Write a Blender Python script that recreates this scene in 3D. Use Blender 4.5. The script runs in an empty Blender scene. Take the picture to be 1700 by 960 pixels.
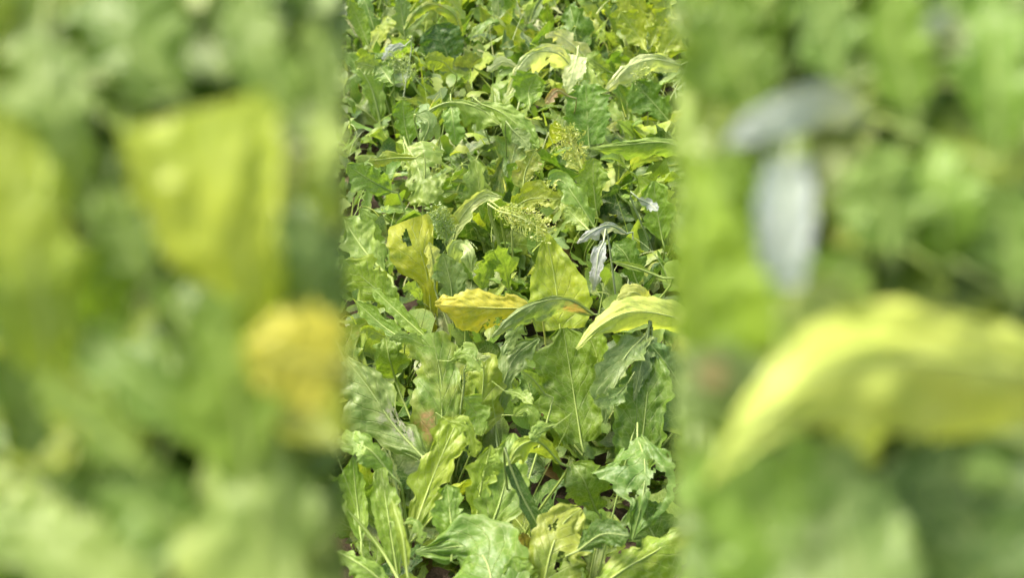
import bpy, math, random
import numpy as np
from mathutils import Vector, Matrix

# ------------------------------------------------------------------ camera
scene = bpy.context.scene
col = scene.collection
CAM = np.array([0.0, 0.0, 1.85])
PITCH = math.radians(32.0)
FPX = 1791.0                      # focal length in photo pixels (photo is 1700 px wide)
FWD = np.array([0, math.cos(PITCH), -math.sin(PITCH)])
UPV = np.array([0, math.sin(PITCH), math.cos(PITCH)])
RGT = np.array([1.0, 0, 0])
cd = bpy.data.cameras.new('camera')
cam = bpy.data.objects.new('camera', cd); col.objects.link(cam)
cam.location = CAM; cam.rotation_euler = (math.pi/2 - PITCH, 0, 0)
cd.sensor_width = 36.0; cd.lens = 18.0*FPX/850.0
cd.clip_start = 0.02; cd.clip_end = 1000
cd.dof.use_dof = True
cd.dof.focus_distance = 2.8
cd.dof.aperture_fstop = 3.4
scene.camera = cam

# ------------------------------------------------------------------ sky, sun, exposure
SUN_EL, SUN_AZ = math.radians(60), math.radians(-68)     # azimuth measured from +Y towards +X
w = bpy.data.worlds.new('World'); scene.world = w; w.use_nodes = True
nt = w.node_tree; bg = nt.nodes['Background']
sky = nt.nodes.new('ShaderNodeTexSky'); sky.sky_type = 'NISHITA'; sky.sun_disc = False
sky.sun_elevation = SUN_EL; sky.sun_rotation = SUN_AZ
sky.air_density = 0.7; sky.dust_density = 7.0; sky.ozone_density = 0.3
nt.links.new(sky.outputs[0], bg.inputs[0]); bg.inputs[1].default_value = 0.15
sd = bpy.data.lights.new('sun', 'SUN'); sd.energy = 1.5; sd.angle = math.radians(12); sd.color = (1, .95, .85)
sun = bpy.data.objects.new('sun', sd); col.objects.link(sun)
sdir = Vector((math.sin(SUN_AZ)*math.cos(SUN_EL), math.cos(SUN_AZ)*math.cos(SUN_EL), math.sin(SUN_EL)))
sun.location = sdir*20
sun.rotation_euler = sdir.to_track_quat('Z', 'Y').to_euler()
vs = scene.view_settings
vs.view_transform = 'Standard'; vs.look = 'None'; vs.gamma = 1.0; vs.use_curve_mapping = False
vs.exposure = 1.58
scene.cycles.transparent_max_bounces = 8
scene.cycles.max_bounces = 5
scene.cycles.diffuse_bounces = 3
scene.cycles.transmission_bounces = 4
scene.cycles.glossy_bounces = 2
scene.cycles.caustics_reflective = False
scene.cycles.caustics_refractive = False

rng = np.random.default_rng(11)
random.seed(11)

# ------------------------------------------------------------------ pixel rays
def ray(px, py):
    return FWD + RGT*((px-850)/FPX) + UPV*((480-py)/FPX)
def at_Y(px, py, Y):
    d = ray(px, py); return CAM + d*(Y/d[1])
def at_d(px, py, dist):
    return CAM + ray(px, py)*dist
def project(P):
    v = np.asarray(P) - CAM
    z = v@FWD
    return 850 + FPX*(v@RGT)/z, 480 - FPX*(v@UPV)/z, z
CANOPY = 0.42
def canopy_Y(py):
    d = ray(850, py); k = (CANOPY-CAM[2])/d[2]; return d[1]*k

# ------------------------------------------------------------------ materials
def nodes_of(name):
    m = bpy.data.materials.new(name); m.use_nodes = True
    n = m.node_tree; n.nodes.clear()
    return m, n
def N(n, t, **kw):
    x = n.nodes.new(t)
    for k, v in kw.items(): setattr(x, k, v)
    return x
def math_n(n, op, a, b=None, c=None):
    x = N(n, 'ShaderNodeMath', operation=op)
    for i, v in enumerate((a, b, c)):
        if v is None: continue
        if isinstance(v, (int, float)): x.inputs[i].default_value = v
        else: n.links.new(v, x.inputs[i])
    return x.outputs[0]
def mix_c(n, f, a, b, mode='MIX'):
    x = N(n, 'ShaderNodeMix', data_type='RGBA', blend_type=mode)
    for i, v in ((0, f), (6, a), (7, b)):
        if isinstance(v, (int, float)): x.inputs[i].default_value = v
        elif isinstance(v, tuple): x.inputs[i].default_value = (*v, 1)
        else: n.links.new(v, x.inputs[i])
    return x.outputs[2]
def smooth(n, v, lo, hi):
    x = N(n, 'ShaderNodeMapRange', interpolation_type='SMOOTHSTEP')
    n.links.new(v, x.inputs[0]); x.inputs[1].default_value = lo; x.inputs[2].default_value = hi
    return x.outputs[0]
def noise(n, vec, scale, detail=3, rough=.55):
    x = N(n, 'ShaderNodeTexNoise'); x.inputs['Scale'].default_value = scale
    x.inputs['Detail'].default_value = detail; x.inputs['Roughness'].default_value = rough
    n.links.new(vec, x.inputs['Vector']); return x.outputs['Fac']

def leaf_material(name, from_attr=False, is_rib=False):
    m, n = nodes_of(name)
    if from_attr:
        a = N(n, 'ShaderNodeAttribute'); a.attribute_name = 'tint'
        base, sick, rnd = a.outputs['Color'], a.outputs['Alpha'], 0.5
    else:
        oi = N(n, 'ShaderNodeObjectInfo')
        base, sick, rnd = oi.outputs['Color'], oi.outputs['Alpha'], oi.outputs['Random']
    tc = N(n, 'ShaderNodeTexCoord')
    off = N(n, 'ShaderNodeVectorMath', operation='ADD')
    n.links.new(tc.outputs['Object'], off.inputs[0])
    if not from_attr:
        mul = N(n, 'ShaderNodeVectorMath', operation='SCALE'); mul.inputs[0].default_value = (13, 7, 29)
        n.links.new(rnd, mul.inputs['Scale']); n.links.new(mul.outputs[0], off.inputs[1])
    P = off.outputs[0]
    out = N(n, 'ShaderNodeOutputMaterial')
    pb = N(n, 'ShaderNodeBsdfPrincipled')
    if is_rib:
        c = mix_c(n, .42, base, (.36, .44, .15))
        c = mix_c(n, math_n(n, 'MULTIPLY', noise(n, P, 30), .5), c, (.30, .36, .08))
        n.links.new(c, pb.inputs['Base Color'])
        pb.inputs['Roughness'].default_value = .45
        pb.inputs['Subsurface Weight'].default_value = 0
        n.links.new(pb.outputs[0], out.inputs[0])
        return m
    uv = N(n, 'ShaderNodeUVMap'); uv.uv_map = 'leaf'
    sep = N(n, 'ShaderNodeSeparateXYZ'); n.links.new(uv.outputs[0], sep.inputs[0])
    au = math_n(n, 'ABSOLUTE', math_n(n, 'MULTIPLY_ADD', sep.outputs[0], 2, -1))
    wob = noise(n, P, 14, 2)
    # side veins: lines that leave the midrib and sweep to the tip
    ph = math_n(n, 'MULTIPLY_ADD', math_n(n, 'POWER', au, .8), -.30, sep.outputs[1])
    ph = math_n(n, 'MULTIPLY_ADD', wob, .10, ph)
    side = math_n(n, 'GREATER_THAN', sep.outputs[0], .5)
    ph = math_n(n, 'ADD', math_n(n, 'MULTIPLY', ph, 7.5), math_n(n, 'MULTIPLY', side, .43))
    tri = math_n(n, 'ABSOLUTE', math_n(n, 'SUBTRACT', math_n(n, 'FRACT', ph), .5))   # .5 on vein centre? 0 at .5
    vein = smooth(n, tri, .075, .0)
    vein = math_n(n, 'MULTIPLY', vein, smooth(n, au, 1.0, .35))
    # fine net of small veins
    vec2 = N(n, 'ShaderNodeVectorMath', operation='MULTIPLY'); n.links.new(uv.outputs[0], vec2.inputs[0]); vec2.inputs[1].default_value = (9, 17, 1)
    vadd = N(n, 'ShaderNodeVectorMath', operation='ADD'); n.links.new(vec2.outputs[0], vadd.inputs[0])
    wv = N(n, 'ShaderNodeTexNoise'); wv.inputs['Scale'].default_value = 25; n.links.new(P, wv.inputs['Vector'])
    n.links.new(wv.outputs['Color'], vadd.inputs[1])
    vor = N(n, 'ShaderNodeTexVoronoi', feature='DISTANCE_TO_EDGE'); vor.inputs['Scale'].default_value = 1
    n.links.new(vadd.outputs[0], vor.inputs['Vector'])
    net = smooth(n, vor.outputs['Distance'], .10, .0)
    big = noise(n, P, 9, 3)
    med = noise(n, P, 34, 4, .65)
    # light / dark mottling
    c = mix_c(n, smooth(n, big, .35, .68), base, mix_c(n, 1.0, base, (1.32, 1.18, 1.25), 'MULTIPLY'))
    c = mix_c(n, math_n(n, 'MULTIPLY', smooth(n, med, .42, .66), .55), c, mix_c(n, 1.0, c, (.66, .74, .62), 'MULTIPLY'))
    # yellowing, stronger at the margins of sick leaves
    ylw = math_n(n, 'ADD', math_n(n, 'MULTIPLY', smooth(n, noise(n, P, 16, 3), .40, .62), .8), math_n(n, 'MULTIPLY', smooth(n, au, .55, 1.0), .4))
    c = mix_c(n, math_n(n, 'MINIMUM', math_n(n, 'MULTIPLY', ylw, math_n(n, 'MULTIPLY', sick, .9)), .85), c, (.36, .37, .05))
    # brown dry blotches
    br = smooth(n, noise(n, P, 22, 5, .7), .60, .68)
    c = mix_c(n, math_n(n, 'MULTIPLY', br, math_n(n, 'MULTIPLY', smooth(n, sick, .25, .8), .8)), c, (.33, .19, .08))
    # patches that are still green, and withered patches
    c = mix_c(n, math_n(n, 'MULTIPLY', smooth(n, noise(n, P, 12, 3, .6), .52, .66), .42), c, (.12, .22, .032))
    ab = N(n, 'ShaderNodeAttribute'); ab.attribute_name = 'withered'
    aw = N(n, 'ShaderNodeAttribute'); aw.attribute_name = 'bleached'
    fine = noise(n, P, 110, 4, .7)
    fb = math_n(n, 'MULTIPLY', ab.outputs['Fac'], smooth(n, fine, .30, .55))
    c = mix_c(n, fb, c, mix_c(n, fine, (.20, .12, .04), (.46, .33, .13)))
    fw = math_n(n, 'MULTIPLY', aw.outputs['Fac'], smooth(n, fine, .38, .55))
    c = mix_c(n, math_n(n, 'MULTIPLY', fw, .8), c, (.38, .36, .30))
    # small specks
    c = mix_c(n, math_n(n, 'MULTIPLY', smooth(n, fine, .62, .70), .5), c, mix_c(n, 1.0, c, (1.5, 1.4, 1.3), 'MULTIPLY'))
    c = mix_c(n, math_n(n, 'MULTIPLY', smooth(n, fine, .36, .30), .6), c, mix_c(n, 1.0, c, (.5, .55, .5), 'MULTIPLY'))
    pale = mix_c(n, .65, c, (.46, .52, .22))
    c = mix_c(n, math_n(n, 'MULTIPLY', vein, .30), c, pale)
    c = mix_c(n, math_n(n, 'MULTIPLY', net, .30), c, pale)
    n.links.new(c, pb.inputs['Base Color'])
    rough = math_n(n, 'MULTIPLY_ADD', med, .25, .34)
    n.links.new(rough, pb.inputs['Roughness'])
    pb.inputs['Specular IOR Level'].default_value = .5
    hgt = math_n(n, 'SUBTRACT', math_n(n, 'MULTIPLY', noise(n, P, 75, 2, .6), .6), math_n(n, 'MULTIPLY', vein, .7))
    bp = N(n, 'ShaderNodeBump'); bp.inputs['Strength'].default_value = .55; bp.inputs['Distance'].default_value = .004
    n.links.new(hgt, bp.inputs['Height']); n.links.new(bp.outputs[0], pb.inputs['Normal'])
    tr = N(n, 'ShaderNodeBsdfTranslucent')
    n.links.new(mix_c(n, 1.0, c, (1.25, 1.25, .55), 'MULTIPLY'), tr.inputs[0]); n.links.new(bp.outputs[0], tr.inputs['Normal'])
    ms = N(n, 'ShaderNodeMixShader'); ms.inputs[0].default_value = .42
    n.links.new(pb.outputs[0], ms.inputs[1]); n.links.new(tr.outputs[0], ms.inputs[2])
    n.links.new(ms.outputs[0], out.inputs[0])
    return m
M_LEAF = leaf_material('leaf_blade')
M_RIB = leaf_material('leaf_rib', is_rib=True)
M_LEAF_A = leaf_material('leaf_blade_mass', from_attr=True)

def soil_material():
    m, n = nodes_of('soil')
    tc = N(n, 'ShaderNodeTexCoord'); P = tc.outputs['Object']
    a = noise(n, P, 6, 6, .65); b = noise(n, P, 60, 5, .7)
    c = mix_c(n, smooth(n, a, .35, .65), (.045, .030, .018), (.105, .072, .045))
    c = mix_c(n, math_n(n, 'MULTIPLY', smooth(n, b, .5, .7), .6), c, (.16, .12, .075))
    pb = N(n, 'ShaderNodeBsdfPrincipled'); n.links.new(c, pb.inputs['Base Color']); pb.inputs['Roughness'].default_value = .95
    bp = N(n, 'ShaderNodeBump'); bp.inputs['Distance'].default_value = .02; n.links.new(b, bp.inputs['Height']); n.links.new(bp.outputs[0], pb.inputs['Normal'])
    out = N(n, 'ShaderNodeOutputMaterial'); n.links.new(pb.outputs[0], out.inputs[0])
    return m
M_SOIL = soil_material()

# base colours of the leaves (linear); 4th value = how yellowed and blotched
PAL = dict(
    Y=(.47, .475, .05), YG=(.235, .33, .024), G=(.104, .207, .017), LG=(.205, .32, .048), BG=(.145, .237, .062),
    PALE=(.40, .47, .21), SIL=(.33, .38, .35), DG=(.042, .105, .013), BR=(.30, .20, .085), PY=(.50, .55, .14))

# ------------------------------------------------------------------ leaf geometry
def smooth1(x): return x*x*(3-2*x)
def vnoise(x, seed):
    i = np.floor(x).astype(int); f = smooth1(x-i)
    h = lambda k: np.modf(np.abs(np.sin(k*127.1 + seed*311.7)*43758.5453))[0]*2-1
    return h(i)*(1-f) + h(i+1)*f
def lnoise(x, seed):
    i = np.floor(x).astype(int); f = x-i
    h = lambda k: np.modf(np.abs(np.sin(k*127.1 + seed*311.7)*43758.5453))[0]*2-1
    return h(i)*(1-f) + h(i+1)*f
def vnoise2(x, y, seed):
    i = np.floor(x).astype(int); j = np.floor(y).astype(int); f = smooth1(x-i); g = smooth1(y-j)
    h = lambda a, b: np.modf(np.abs(np.sin(a*127.1 + b*269.5 + seed*311.7)*43758.5453))[0]*2-1
    return (h(i, j)*(1-f)+h(i+1, j)*f)*(1-g) + (h(i, j+1)*(1-f)+h(i+1, j+1)*f)*g
def catmull(pts, n):
    pts = np.asarray(pts, float)
    if len(pts) == 2: pts = np.array([pts[0], (pts[0]+pts[1])/2, pts[1]])
    ext = np.vstack([2*pts[0]-pts[1], pts, 2*pts[-1]-pts[-2]])
    out = []
    for k in range(len(pts)-1):
        p0, p1, p2, p3 = ext[k:k+4]
        t = np.linspace(0, 1, 24, endpoint=False)[:, None]
        out.append(.5*((2*p1)+(-p0+p2)*t+(2*p0-5*p1+4*p2-p3)*t**2+(-p0+3*p1-3*p2+p3)*t**3))
    out = np.vstack(out+[pts[-1:]])
    s = np.r_[0, np.cumsum(np.linalg.norm(np.diff(out, axis=0), axis=1))]
    q = np.linspace(0, s[-1], n)
    return np.stack([np.interp(q, s, out[:, k]) for k in range(3)], 1), s[-1]
def unit(a): return a/np.maximum(np.linalg.norm(a, axis=-1, keepdims=True), 1e-9)

def blade(P, S, wl, wr, seed, cup=.3, fold=.1, ruffle=.10, lobes=.18, teeth=.09, pucker=.035, crease=.07, tears=.6, holes=0, lace=0, spot=None, nv=18, veins=8):
    """sheet swept along the midrib P with side vectors S; returns verts, faces, uvs"""
    n = len(P)
    T = unit(np.gradient(P, axis=0)); S = unit(S - (S*T).sum(1, keepdims=True)*T); Nn = np.cross(S, T)
    L = np.linalg.norm(np.diff(P, axis=0), axis=1).sum()
    t = np.linspace(0, 1, n)
    u = np.linspace(-1, 1, nv+1)
    u = np.sign(u)*np.abs(u)**.9
    TT, UU = np.meshgrid(t, u, indexing='ij')
    W = np.where(UU < 0, wl[:, None], wr[:, None])
    sd = np.where(UU < 0, 1.7, 5.3)
    mod = 1 + 1.55*lobes*lnoise(TT*6+sd*9, seed) + 1.1*lobes*lnoise(TT*13+sd*17, seed+2) + 1.3*teeth*lnoise(TT*30+sd*31, seed+3)
    mod = mod*(1-tears*np.clip((lnoise(TT*9+sd*13, seed+4)-.30)/.5, 0, 1)*.75)
    Wm = W*np.where(np.abs(UU) > .01, 1+(mod-1)*np.abs(UU)**1.5, 1)
    a = np.abs(UU)
    th = cup*a*1.0
    k = np.sin(th)/cup if abs(cup) > 1e-3 else a
    z = (1-np.cos(th))/cup if abs(cup) > 1e-3 else 0*a
    X = np.sign(UU)*k*Wm
    Z = z*Wm + fold*a*Wm
    wm = np.maximum(wl, wr).max()
    Z = Z + ruffle*wm*a**1.8*(vnoise(TT*7+sd*3, seed+5) + .55*vnoise(TT*15+sd*7, seed+6))
    phase = (TT - .30*a**.8)*veins + .5*vnoise2(TT*6, UU*3, seed+12)
    Z = Z + .6*pucker*wm*np.sqrt(np.minimum(1, a*3))*np.minimum(1, (1-a)*4+.25)*(np.abs(np.sin(phase*math.pi))-.5)
    Z = Z + .045*wm*vnoise2(TT*9+seed, UU*4, seed+8) + .03*wm*vnoise2(TT*22, UU*9+seed, seed+9)*np.minimum(1, a*3)
    q = TT*L/wm
    cr = vnoise2(q*1.1+seed, UU*1.3-q*.5, seed+14); Z = Z - crease*wm*(1-np.abs(cr)*2.2)*np.minimum(1, a*2)
    cr = vnoise2(q*2.6+seed, UU*2.8+q*.9, seed+15); Z = Z - .5*crease*wm*(1-np.abs(cr)*2.2)*np.minimum(1, a*3)
    env = np.minimum(1, W/(.25*wm+1e-6))
    Z = Z*env
    adv = .10*L*(a**1.5)*np.sin(np.pi*np.clip(TT, 0, 1))*.5           # margins swept a little to the tip
    V = P[:, None, :] + S[:, None, :]*X[..., None] + Nn[:, None, :]*Z[..., None] + T[:, None, :]*adv[..., None]
    V = V.reshape(-1, 3)
    uv = np.stack([(UU*.5+.5).ravel(), TT.ravel()], 1)
    m = nv+1
    I, J = np.meshgrid(np.arange(n-1), np.arange(nv), indexing='ij')
    A = (I*m+J).ravel()
    F = np.stack([A, A+1, A+m+1, A+m], 1)
    tc = (I.ravel()+.5)/(n-1); uc = (UU[I, J]+UU[I, J+1]).ravel()*.5
    keep = np.ones(len(F), bool)
    if holes:
        h = vnoise2(tc*8+seed*3.3, uc*3.2+seed, seed+20)
        band = np.abs(np.modf((tc - .30*np.abs(uc)**.8)*veins+10)[0]-.5)
        keep &= ~((h > 1-holes) & (np.abs(uc) > .13) & (band < .40))
    if lace:
        h = vnoise2(tc*15+seed, uc*8, seed+30)
        keep &= ~((h > .75-lace) & (np.abs(uc) > .09))
    if spot:                                      # holed patch: (t, u, radius, density)
        for (ts, us, rs, dn) in spot:
            r = np.hypot((tc-ts)*2, uc-us)
            h = vnoise2(tc*26+seed, uc*13, seed+40)*.5+.5
            keep &= ~((r < rs*(.8+.4*h)) & (h < dn) & (np.abs(uc) > .07))
    return V, F[keep], uv

def skeleton(P, S, wl, wr, seed):
    """what insects leave of a leaf: ribs and ragged scraps of blade"""
    r = np.random.default_rng(int(seed*100)); n = len(P)
    T = unit(np.gradient(P, axis=0)); Nn = np.cross(S, T)
    V, F, uv = [], [], []
    def quad(a, b, wd, sd):
        k = len(V); V.extend([a-sd*wd, a+sd*wd, b+sd*wd*.8, b-sd*wd*.8]); F.append((k, k+1, k+2, k+3)); uv.extend([(.6, .4), (.62, .4), (.62, .42), (.6, .42)])
    for side in (-1, 1):
        for k in range(13):
            i = int(n*(.06+.86*k/13)); w = (wl if side < 0 else wr)[i]
            p = P[i]; d = unit(S[i]*side+T[i]*r.uniform(.3, .9))
            for q in range(6):
                e = p + (d+Nn[i]*r.normal(0, .25)+T[i]*r.normal(0, .2))*w/5*r.uniform(.8, 1.3)
                quad(p, e, .0014, T[i])
                for z in range(3):
                    if r.random() < .8:
                        c = (p+e)/2 + T[i]*r.normal(0, .008)+Nn[i]*r.normal(0, .006)
                        a = r.normal(size=3); a = unit(a); b = unit(np.cross(a, r.normal(size=3)))
                        quad(c-a*r.uniform(.001, .006), c+a*r.uniform(.001, .006), r.uniform(.001, .0028), b)
                p = e
    return np.array(V), np.array(F), np.array(uv)

def tube(P, r, k=5, lift=None):
    n = len(P)
    T = unit(np.gradient(P, axis=0))
    ref = np.array([0.31, .17, .93]); A = unit(np.cross(T, ref)); B = np.cross(T, A)
    ang = np.linspace(0, 2*math.pi, k, endpoint=False)
    V = P[:, None, :] + (A[:, None, :]*np.cos(ang)[None, :, None] + B[:, None, :]*np.sin(ang)[None, :, None])*r[:, None, None]
    V = V.reshape(-1, 3); F = []
    for i in range(n-1):
        for j in range(k):
            a = i*k+j; b = i*k+(j+1) % k
            F.append((a, b, b+k, a+k))
    return V, np.array(F)

def mesh_of(name, V, F, uv=None, mat=None):
    me = bpy.data.meshes.new(name)
    me.vertices.add(len(V)); me.vertices.foreach_set('co', np.asarray(V, np.float32).ravel())
    F = np.asarray(F, np.int32)
    me.loops.add(F.size); me.loops.foreach_set('vertex_index', F.ravel())
    me.polygons.add(len(F)); me.polygons.foreach_set('loop_start', np.arange(0, F.size, 4, dtype=np.int32))
    me.update(calc_edges=True)
    if uv is not None:
        l = me.uv_layers.new(name='leaf'); l.data.foreach_set('uv', np.asarray(uv, np.float32)[F.ravel()].ravel())
    me.polygons.foreach_set('use_smooth', np.ones(len(F), bool))
    if mat: me.materials.append(mat)
    me.validate(); me.update()
    return me

def ovate(t, tip=.55, base=.62):
    return np.sin(math.pi*np.clip(t, 0, 1)**base)**tip if False else (np.clip(t, 0, 1)**base*np.clip(1-t, 0, 1)**tip)/((base/(base+tip))**base*(tip/(base+tip))**tip)

# ------------------------------------------------------------------ library of alike leaves (for the rosettes)
def library_leaf(seed):
    r = np.random.default_rng(1000+seed)
    n = 46
    slim = seed >= 24
    a0 = r.uniform(.02, .25) if slim else r.uniform(.05, .35); a1 = r.uniform(.2, 1.6) if slim else r.uniform(.5, 2.2); pw = r.uniform(1.3, 2.6)
    t = np.linspace(0, 1, n)
    ang = a0 + (a1-a0)*t**pw
    lat = np.cumsum(r.normal(0, .05, n))*.10*t
    dx, dz = np.sin(ang), np.cos(ang)
    P = np.stack([np.cumsum(dx), np.cumsum(lat), np.cumsum(dz)], 1)/n
    P -= P[0]
    pf = r.uniform(.26, .42); ib = int(pf*n)
    B = P[ib:]
    Bt, _ = catmull(B[::4] if (len(B)-1) % 4 == 0 else np.vstack([B[::4], B[-1:]]), 38)
    tw0, tw1 = r.normal(0, .25), r.normal(0, .7)
    tt = np.linspace(0, 1, len(Bt))
    T = unit(np.gradient(Bt, axis=0))
    S = np.tile(np.array([0, -1.0, 0]), (len(Bt), 1))
    Nn = np.cross(S, T)
    ro = tw0 + (tw1-tw0)*tt
    S = S*np.cos(ro)[:, None] + Nn*np.sin(ro)[:, None]
    wd = r.uniform(.035, .085) if slim else r.uniform(.12, .19)
    wl = wd*ovate(tt, r.uniform(.45, .8), r.uniform(.4, .75))*r.uniform(.85, 1.1) + .006*(1-tt)
    wr = wd*ovate(tt, r.uniform(.45, .8), r.uniform(.4, .75))*r.uniform(.85, 1.1) + .006*(1-tt)
    kind = seed % 6
    V, F, uv = blade(Bt, S, wl, wr, seed*1.37+3, cup=r.uniform(-.9, 1.0), fold=r.uniform(-.05, .35), ruffle=r.uniform(.10, .30),
                     lobes=r.uniform(.18, .45), teeth=r.uniform(.08, .2), pucker=r.uniform(.04, .08),
                     holes=(.28 if kind in (1, 4) else .12), lace=(.22 if kind == 5 else 0))
    lo = blade(Bt[::3] if (len(Bt)-1) % 3 == 0 else np.vstack([Bt[::3], Bt[-1:]]), S[::3] if (len(Bt)-1) % 3 == 0 else np.vstack([S[::3], S[-1:]]),
               np.r_[wl[::3], wl[-1]][:len(Bt[::3])+(0 if (len(Bt)-1) % 3 == 0 else 1)], np.r_[wr[::3], wr[-1]][:len(Bt[::3])+(0 if (len(Bt)-1) % 3 == 0 else 1)], seed*1.37+3, cup=.2, lobes=.3, nv=6)
    R = np.where(t < .35, .0105-.012*t, .0063*(1-(t-.35)/.65)**.8+.0012)
    TV, TF = tube(P, R)
    return mesh_of('leaf_shape', V, F, uv, M_LEAF), mesh_of('rib_shape', TV, TF, None, M_RIB), P, lo
LIB = [library_leaf(i) for i in range(38)]

# ------------------------------------------------------------------ ground
def make_ground():
    g = np.concatenate([-np.geomspace(300, 3.2, 14), np.linspace(-3, 3, 121), np.geomspace(3.2, 300, 14)])
    gy = np.concatenate([-np.geomspace(300, 1.2, 12), np.linspace(-1, 7.5, 150), np.geomspace(7.8, 300, 14)])
    X, Y = np.meshgrid(g, gy, indexing='ij')
    Z = .018*vnoise2(X*3, Y*3, 3)+.014*vnoise2(X*9, Y*9, 5)+.008*vnoise2(X*21, Y*21, 8)-.03
    V = np.stack([X, Y, Z], -1).reshape(-1, 3)
    m = len(gy); I, J = np.meshgrid(np.arange(len(g)-1), np.arange(m-1), indexing='ij'); A = (I*m+J).ravel()
    o = bpy.data.objects.new('ground', mesh_of('ground', V, np.stack([A, A+m, A+m+1, A+1], 1), None, M_SOIL))
    o['kind'] = 'structure'; o['label'] = 'dark brown crumbly field soil under the plants'
    col.objects.link(o)
make_ground()

# ------------------------------------------------------------------ builders
def link(name, me, parent, color=None, sick=0.0):
    o = bpy.data.objects.new(name, me); col.objects.link(o); o.parent = parent
    if color is not None: o.color = (*color, sick)
    return o
def vary(c, s=.12):
    k = 1+random.uniform(-s, s); h = random.uniform(-s, s)*.6
    return (c[0]*k*(1+h), c[1]*k, c[2]*k*(1-h*.5+random.uniform(-.1, .1)))

HERO_PTS = []            # (px, py, depth, radius) samples that keep smaller leaves from growing in front
def sample_profile(wp, n):
    t = np.linspace(0, 1, n)
    ts = [q[0] for q in wp]
    s = lambda k: np.interp(t, ts, [q[k] for q in wp])
    wl, wr = s(1), s(2)
    ker = np.array([1, 2, 3, 2, 1])/9
    f = lambda w: np.convolve(np.r_[w[0], w[0], w, w[-1], w[-1]], ker, 'valid')
    return f(wl), f(wr)
def shaped_leaf(parent, origin, ctrl, wp, crown, color, sick, seed, roll=(0, 0), nu=48, nv=24, rib=.0045, xlim=None, skel=False, patches={}, name='leaf', ext=.03, **kw):
    """ctrl: 3D midrib points base to tip; wp: (t, left, right) half widths in metres; crown: foot of the stalk"""
    P, L = catmull(ctrl, nu)
    T = unit(np.gradient(P, axis=0))
    D = unit(P - CAM)
    S = np.cross(D, T)
    # keep a steady side vector where the leaf points along the view
    ln = np.linalg.norm(S, axis=1); good = ln > .25
    if not good.all() and good.any():
        idx = np.where(good)[0]
        for i in range(nu):
            if not good[i]: S[i] = S[idx[np.argmin(abs(idx-i))]]
    S = unit(S)
    for _ in range(3): S[1:-1] = unit(S[:-2]+S[1:-1]*2+S[2:])
    S = unit(S - (S*T).sum(1, keepdims=True)*T); Nn = np.cross(S, T)
    ro = np.linspace(roll[0], roll[1], nu)
    c = np.maximum(np.cos(ro), .55)
    S = S*np.cos(ro)[:, None]+Nn*np.sin(ro)[:, None]
    wl, wr = sample_profile(wp, nu)
    V, F, uv = blade(P, S, wl/c, wr/c, seed, nv=nv, **kw)
    if skel: V, F, uv = skeleton(P, S, wl/c, wr/c, seed)
    if xlim:
        q = V-CAM; dz = q@FWD; px = 850+FPX*q[:, 0]/dz
        over = (max(0, px.max()-xlim[1]) - max(0, xlim[0]-px.min()))*dz.mean()/FPX
        V = V - RGT*over; P = P - RGT*over
    me = mesh_of('leaf_shape', V-origin, F, uv, M_LEAF)
    for an, (t0, u0, rt, ru) in patches.items():
        g = 1-np.hypot((uv[:, 1]-t0)/rt, (uv[:, 0]*2-1-u0)/ru) + .35*vnoise2(uv[:, 1]*22, uv[:, 0]*14, seed)
        me.attributes.new(an, 'FLOAT', 'POINT').data.foreach_set('value', np.clip(g*2.5, 0, 1).astype(np.float32))
    o = link(name, me, parent, color, sick)
    # stalk from the crown to the blade, running on as the midrib
    d0 = T[0]
    q1 = crown + (P[0]-crown)*.35 + np.array([0, 0, .10*np.linalg.norm(P[0]-crown)])
    q2 = P[0] - d0*min(ext, .3*np.linalg.norm(P[0]-crown))
    Pt, _ = catmull(np.vstack([crown, q1, q2, P[0]]), 16)
    full = np.vstack([Pt[:-1], P + 0*Nn])
    tt = np.r_[np.linspace(0, .4, len(Pt)-1), np.linspace(.4, 1, nu)]
    R = rib*np.where(tt < .4, .80-.7*tt, .52*(1-(tt-.4)/.6)**.8+.08)
    TV, TF = tube(full, R, 6)
    link('midrib', mesh_of('rib_shape', TV-origin, TF, None, M_RIB), o, color, sick)
    for i in range(0, nu, 4):
        px, py, dz = project(P[i]); HERO_PTS.append((px, py, dz, .75*max(wl[i], wr[i])*FPX/dz+4))
    return o
def plant_root(name, loc, label, group=None, cat='plant'):
    e = bpy.data.objects.new(name, None); col.objects.link(e); e.location = loc; e.empty_display_size = .1
    e['label'] = label; e['category'] = cat
    if group: e['group'] = group
    return e

# ------------------------------------------------------------------ leaves that stand out in the field
# (plant, colour, sick, [(px, py, dY) base to tip], [(t, left, right)] in photo px, options)
H = []
def hero(plant, c, sick, pts, wp, **kw): H.append((plant, c, sick, pts, wp, kw))
def ov(a, b=None, tip=.5, base=.55, blunt=0):
    b = a if b is None else b
    t = np.linspace(0, 1, 12); p = ovate(t, tip, base)
    p[0] = max(p[0], .10)
    if blunt: p[-1] = blunt
    return [(x, a*y, b*y) for x, y in zip(t, p)]
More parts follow.
